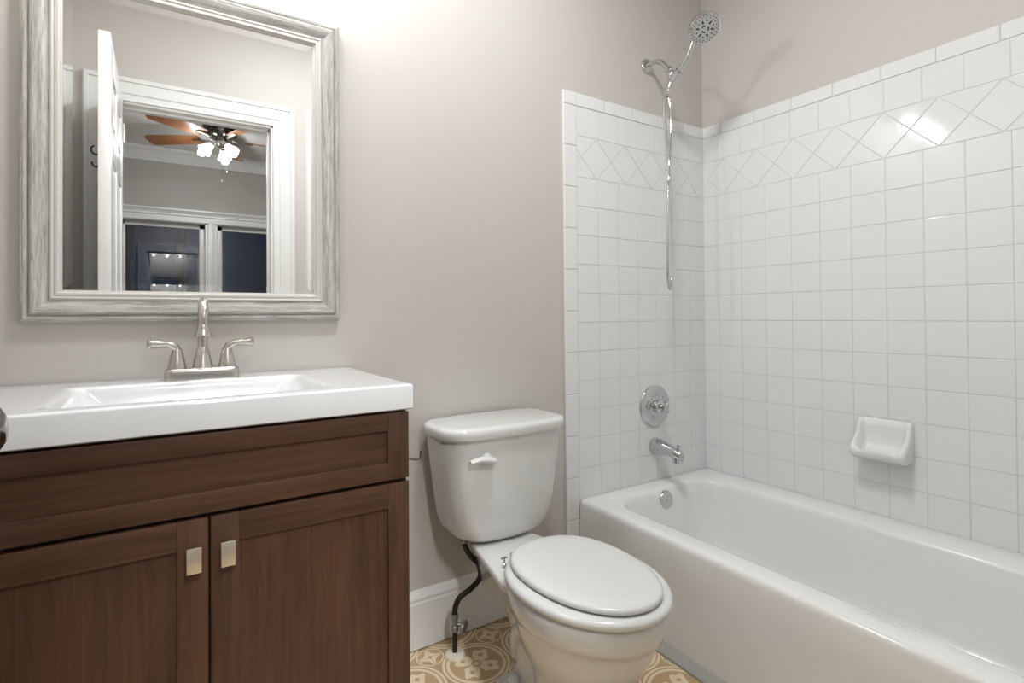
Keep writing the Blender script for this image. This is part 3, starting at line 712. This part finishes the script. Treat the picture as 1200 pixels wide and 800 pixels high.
# seat ring
bm = bmesh.new()
def seat_o(z, e): return egg(.178+e, -.781-e, -.555, -.352+e, z, 2.3)
def seat_i(z): return egg(.105, -.70, -.555, -.44, z, 2.2)
vr_ = loft(bm, [seat_i(.3725), seat_o(.3715, -.010), seat_o(.3735, -.003), seat_o(.381, 0), seat_o(.3885, -.003), seat_o(.392, -.012), seat_i(.3925)], False, False)
quads(bm, vr_[-1], vr_[0])
part('seat', bm, M['plastic'], to, angle=60)
bm = bmesh.new()
def lidr(z, e): return egg(.149+e, -.763-e, -.54, -.352+e*.5, z, 2.4, 2.05)
loft(bm, [lidr(.3935, -.022), lidr(.3945, -.006), lidr(.398, .0), lidr(.4045, 0), lidr(.4085, -.005), lidr(.4105, -.014), lidr(.4115, -.05), lidr(.4120, -.11)])
part('seat_lid', bm, M['plastic'], to, angle=60)
k = bmesh.new(); box(k, TX-.082, TX+.082, -.376, -.352, .352, .396, .006, 3)
for s in (-1, 1):
    lathe(k, [(.013, -.035), (.013, .0), (.010, .006), (0, .007)], (TX+s*.066, -.350, .384), (0, 0, 1), 20)
part('hinge_bar', k, M['plastic'], to)
k = bmesh.new()
lathe(k, [(.0025, -.018), (.0025, .0), (0, .001)], (TX-.088, -.345, .378), (1, 0, 0), 10)
lathe(k, [(.005, 0), (.005, .006), (.0025, .008), (.0025, .020), (0, .021)], (TX-.098, -.348, .358), (0, 0, 1), 12)
part('hinge_bolt', k, M['chrome'], to)

# supply line
sv = root('water_supply_line', (-1.311, -.098, 0), 'black curved supply hose and shutoff valve rising from the floor left of the toilet', 'supply line')
k = bmesh.new(); lathe(k, [(.031, 0), (.031, .004), (.027, .009), (.012, .012), (.0, .012)], (-1.311, -.098, 0), (0, 0, 1), 28); part('floor_escutcheon', k, M['cream'], sv, 'cream plastic floor flange')
k = bmesh.new(); lathe(k, [(.0075, 0), (.0075, .085), (0, .086)], (-1.311, -.098, 0), (0, 0, 1), 16); part('riser_pipe', k, M['rubber'], sv)
k = bmesh.new(); lathe(k, [(.008, .0), (.0115, .002), (.0115, .016), (.009, .018), (.009, .036), (.011, .038), (.011, .052), (.007, .054), (.0, .055)], (-1.311, -.098, .072), (0, 0, 1), 16)
tube(k, [(-1.311, -.098, .095), (-1.300, -.106, .093), (-1.292, -.112, .09)], .006, 10, 3)
lathe(k, [(.0, 0), (.016, .001), (.018, .005), (.016, .009), (.0, .010)], (-1.292, -.112, .088), (.55, -.8, -.1), 20, 1.0, 1.25, xdir=(0, 0, 1)); part('shutoff_valve', k, M['old_metal'], sv)
k = bmesh.new(); tube(k, [(-1.311, -.098, .120), (-1.309, -.099, .145), (-1.295, -.103, .172), (-1.262, -.112, .193), (-1.236, -.120, .222), (-1.243, -.126, .265), (-1.272, -.13, .300), (-1.292, -.13, .335), (-1.296, -.13, .36)], .0083, 14, 10); part('braided_hose', k, M['rubber'], sv)
k = bmesh.new(); lathe(k, [(.0, -.022), (.012, -.02), (.0165, -.012), (.0165, 0), (.012, .012)], (-1.296, -.13, .366), (0, 0, 1), 8); lathe(k, [(.0075, 0), (.0075, .014)], (-1.311, -.098, .122), (0, 0, 1), 12); part('coupling_nut', k, M['old_metal'], sv)
for s in (1,):
    k = bmesh.new(); lathe(k, [(.009, 0), (.009, .02), (.004, .021), (.004, .03)], (TX-.078, -.155, .325), (0, 0, 1), 12); part('tank_bolt', k, M['dark_metal'], to)

# ------------------------------------------------------------------ bathtub
TZ = .335; skew = .02
tb = root('bathtub', (-.40, -.80, 0), 'white alcove bathtub with a plain apron against the tiled walls', 'bathtub')
def tubring(x0, x1, y0, y1, r, z, k=10):
    return rr(x0, x1, y0, y1, r, z, k)
bm = bmesh.new(); Y0, Y1, X1 = YF+.011, -.0105, -.0105
XA = -.744
def rr4(x0, x1, y0, y1, rs, z, k=10):
    pts = []
    for (cx, cy, a0), r in zip(((x1, y1, 0), (x0, y1, 90), (x0, y0, 180), (x1, y0, 270)), rs):
        cx += -r if cx == x1 else r; cy += -r if cy == y1 else r
        for i in range(k+1): a = math.radians(a0+90*i/k); pts.append(Vector((cx+r*math.cos(a), cy+r*math.sin(a), z)))
    return pts
ir = lambda e, z, r, e2=0: rr4(-.647-e, -.128+e*.7, YF+.10-e, -.092+e*.9, (r, r, min(.24, r*2.2), min(.24, r*2.2)), z)
rings = [rr(-.752, X1, Y0, Y1, .003, .002, 10), rr(-.752, X1, Y0, Y1, .003, .02, 10), rr(-.750, X1, Y0, Y1, .003, .075, 10),
         rr(XA-.004, X1, Y0, Y1, .003, .25, 10), rr(XA-.002, X1, Y0, Y1, .004, TZ-.022, 10), rr(XA, X1, Y0, Y1, .006, TZ-.012, 10), rr(XA+.004, X1, Y0, Y1, .006, TZ-.004, 10), rr(XA+.012, X1, Y0, Y1, .008, TZ, 10),
         rr(XA+.022, X1-.004, Y0+.004, Y1-.004, .01, TZ+.001, 10),
         ir(.026, TZ-.001, .125), ir(.014, TZ-.004, .12), ir(.006, TZ-.010, .115), ir(0, TZ-.022, .11), ir(-.010, TZ-.06, .11), ir(-.028, TZ-.17, .11), ir(-.045, TZ-.235, .105), ir(-.075, TZ-.275, .09), ir(-.12, TZ-.288, .06), ir(-.2, TZ-.29, .03)]
# the front of the tub widens slightly toward the viewer
for q, ringp in enumerate(rings):
    for p in ringp:
        f = max(0, min(1, (-.25-p.x)/.35)) ; p.x += skew*p.y*f
loft(bm, rings, True, True)
part('tub_body', bm, M['enamel'], tb, angle=50)
k = bmesh.new(); loft(k, [[Vector((a+skew*y, y, z)) for a, z in ((-.745, .0), (-.786, .0), (-.786, .006), (-.780, .012), (-.757, .018), (-.745, .022))] for y in (Y1, Y0)])
part('base_strip', k, M['strip'], tb, 'grey strip along the foot of the tub apron')
k = bmesh.new(); n = Vector((0, -1, .12)).normalized()
oc = Vector((-.377, -.094, .288)); lathe(k, [(.036, 0), (.036, .004), (.033, .008), (.022, .010), (.0, .011)], oc, n, 36); lathe(k, [(.005, .010), (.005, .013), (0, .0135)], oc, n, 12)
part('overflow_plate', k, M['chrome'], tb, 'round chrome overflow plate')
k = bmesh.new(); lathe(k, [(.026, 0), (.026, .002), (.018, .0025), (0, .003)], (-.377, -.27, .047), (0, 0, 1), 24); part('drain', k, M['chrome'], tb)

# tub spout
TS = -.0085
ts = root('tub_spout', (-.342, TS, .477), 'chrome tub spout with a diverter knob on the tiled wall', 'tub spout')
k = bmesh.new(); sx = -.342
secs = [(0, .031, .032, .481), (.005, .032, .033, .481), (.03, .030, .031, .480), (.07, .0255, .0255, .478), (.105, .0215, .022, .472), (.128, .0195, .022, .466), (.140, .015, .018, .461)]
loft(k, [[Vector((sx+a*math.cos(2*PI*i/28), TS-d, z+b*math.sin(2*PI*i/28))) for i in range(28)] for d, a, b, z in secs])
lathe(k, [(.0185, 0), (.0185, -.021), (.015, -.022), (.013, -.01)], (sx, TS-.118, .456), (0, 0, 1), 24); part('spout', k, M['chrome'], ts)
k = bmesh.new(); lathe(k, [(.003, 0), (.003, .014), (.0075, .016), (.0075, .022), (.004, .024), (0, .0245)], (sx, TS-.124, .482), (0, 0, 1), 16); part('diverter_knob', k, M['chrome'], ts)

# valve trim
va = root('shower_valve', (-.340, TS, .643), 'round chrome shower valve plate with a small cross knob above the spout', 'shower valve')
k = bmesh.new(); c = (-.340, TS, .643)
lathe(k, [(.086, 0), (.086, .002), (.083, .006), (.078, .008), (.055, .011), (.052, .008), (.046, .008), (.043, .012), (.030, .014), (.0, .014)], c, (0, -1, 0), 56); part('escutcheon', k, M['chrome'], va)
k = bmesh.new(); lathe(k, [(.026, .010), (.027, .016), (.024, .032), (.019, .036), (.0, .037)], c, (0, -1, 0), 32); lathe(k, [(.011, .034), (.010, .052), (.0, .053)], c, (0, -1, 0), 20)
part('hub', k, M['chrome'], va)
k = bmesh.new(); kc = Vector(c)+Vector((0, -.058, 0)); lathe(k, [(.0, -.008), (.012, -.006), (.013, .004), (.009, .008), (0, .009)], kc, (0, -1, 0), 20)
for i in range(4):
    a = PI/4+i*PI/2; d = Vector((math.cos(a), 0, math.sin(a))); lathe(k, [(.005, .006), (.006, .016), (.0075, .021), (.005, .026), (0, .027)], kc, d, 14)
part('cross_knob', k, M['chrome'], va)

# shower arm, holder, handset, hose
AX = -.360
sa = root('shower_mount', (AX, 0, 2.05), 'curved chrome shower arm with its wall flange and handset bracket', 'shower arm')
k = bmesh.new(); lathe(k, [(.030, 0), (.030, .003), (.026, .010), (.014, .014), (.010, .015)], (AX, 0, 2.05), (0, -1, 0), 32); part('wall_flange', k, M['chrome'], sa)
k = bmesh.new(); tube(k, [(AX, 0, 2.05), (AX, -.03, 2.052), (AX, -.065, 2.045), (AX, -.095, 2.02), (AX, -.118, 1.99)], .0098, 16, 8); part('arm_pipe', k, M['chrome'], sa)
hol = Vector((AX, -.137, 1.957))
k = bmesh.new(); d = Vector((0, -.5, -.86)).normalized(); lathe(k, [(.011, -.03), (.015, -.028), (.016, -.012), (.012, -.008), (.018, .0), (.020, .008), (.016, .018), (.013, .022), (.0, .023)], hol+Vector((0, .008, .014)), d, 24)
hc = Vector((-.392, -.312, 2.062)); hd = (hc-hol).normalized()
lathe(k, [(.012, -.022), (.015, -.02), (.018, .018), (.015, .02), (.012, .02)], hol+Vector((-.004, -.022, -.004)), hd, 20); part('bracket', k, M['chrome'], sa)
hs = root('handheld_shower', tuple(hol), 'chrome handheld shower head with dark nozzles resting in its wall bracket', 'shower head')
h0 = hol+Vector((-.004, -.022, -.004)); fn = Vector((-.36, -.64, -.66)); fn = (fn-hd*fn.dot(hd)*.8).normalized()
k = bmesh.new(); tube(k, [h0-hd*.045, h0, h0+hd*.07, hc-hd*.055-fn*.016, hc-hd*.02-fn*.022], [.0085, .0105, .0095, .011, .014], 18, 8); part('handle', k, M['chrome'], hs)
k = bmesh.new(); lathe(k, [(.0, -.030), (.025, -.028), (.045, -.018), (.056, -.006), (.0585, .002), (.0575, .007), (.054, .009)], hc, fn, 48); part('head_shell', k, M['chrome'], hs)
k = bmesh.new(); lathe(k, [(.054, .006), (.0535, .0088), (.030, .0105), (.0, .011)], hc, fn, 40)
fx_, fy_, fd_ = frame_of(fn)
fp = part('face_plate', k, M['nozzle'], hs)
k = bmesh.new()
for R1, cnt, rad, off in ((.030, 12, .0028, 0), (.041, 20, .0018, .1), (.048, 26, .0018, .2)):
    for i in range(cnt):
        a = 2*PI*i/cnt+off; p = hc+fn*.0088+(fx_*math.cos(a)+fy_*math.sin(a))*R1; lathe(k, [(rad, 0), (rad*.8, .0035), (0, .004)], p, fn, 8)
for i in range(6):
    a = 2*PI*i/6; p = hc+fn*.0092+(fx_*math.cos(a)+fy_*math.sin(a))*.024; lathe(k, [(.0038, 0), (.0035, .0025), (0, .003)], p, fn, 10)
for i in range(3):
    a0 = 2*PI*i/3; pts = [hc+fn*.0115+(fx_*math.cos(a0+s*.35)+fy_*math.sin(a0+s*.35))*.012 for s in range(-1, 3)]; tube(k, pts, .0022, 8, 3)
nz = part('nozzles', k, M['dark'], fp, 'dark rubber nozzles'); nz['kind'] = 'stuff'
sh = root('shower_hose', tuple(hol-Vector((0, 0, .03))), 'long chrome shower hose looping down the tiled wall', 'shower hose')
ld = Vector((.75, .66, 0))*.9
bot = Vector((-.362, -.118, 1.118)); a0 = h0-hd*.045; b0_ = hol+Vector((.0, .012, -.010))
k = bmesh.new(); lat = Vector((.839, -.545, 0)); Zv = lambda z: Vector((0, 0, z))
path = [a0, a0-hd*.03, bot+ld*.02+lat*.006+Zv(.74), bot+ld*.0+lat*.007+Zv(.64), bot-ld*.02-lat*.001+Zv(.50), bot-ld*.05-lat*.004+Zv(.40), bot+ld*-.06-lat*.008+Zv(.22), bot+ld*-.052-lat*.010+Zv(.07), bot+ld*-.02-lat*.006+Zv(.012), bot+ld*.02+lat*.002+Zv(.010),
        bot+ld*.055+lat*.008+Zv(.07), bot+ld*.066+lat*.010+Zv(.22), bot+ld*.06+lat*.004+Zv(.42), bot+ld*.05-lat*.005+Zv(.56), bot+ld*.035-lat*.016+Zv(.68), bot+ld*.02-lat*.017+Zv(.76), b0_-lat*.008+Zv(-.04), b0_]
tube(k, path, .0058, 12, 14); part('hose', k, M['chrome'], sh)
k = bmesh.new(); lathe(k, [(.009, -.03), (.0095, -.004), (.008, 0)], a0, hd, 16); lathe(k, [(.009, -.03), (.0095, -.004), (.008, 0)], b0_, (0, 0, 1), 16); part('hose_nut', k, M['chrome'], sh)

# soap dish
sd = root('soap_dish', (-.0085, -.722, .53), 'white ceramic soap dish set in the tiles above the tub', 'soap dish')
dz0, dz1, dy0, dy1 = .528, .664, -.804, -.640
k = bmesh.new()
S_ = [(0, .004), (.03, 0), (.058, .003), (.074, .012), (.080, .026), (.077, .040), (.066, .052), (.050, .064), (.036, .080), (.026, .10), (.020, .118), (.016, .128), (.008, .134), (0, .134)]
O_ = [(0, .004), (.03, 0), (.058, .003), (.074, .012), (.080, .026), (.078, .034), (.071, .036), (.060, .030), (.040, .026), (.022, .034), (.012, .055), (.010, .105), (.007, .130), (0, .134)]
rings = []; nst = 40
for i in range(nst+1):
    f = i/nst; y = dy0+(dy1-dy0)*f; e = min(f, 1-f)*(dy1-dy0)
    w_ = max(0, min(1, (e-.011)/.020)); w_ = w_*w_*(3-2*w_)
    en = max(0, 1-e/.007); en = en*en*.16
    pr = [(a*(1-w_)+c*w_, b*(1-w_)+d*w_) for (a, b), (c, d) in zip(S_, O_)]
    rings.append([Vector((-.0085-a*(1-en), y, dz0+.067+(b-.067)*(1-en*.5))) for a, b in pr])
loft(k, rings)
part('dish', k, M['ceramic'], sd, angle=60)
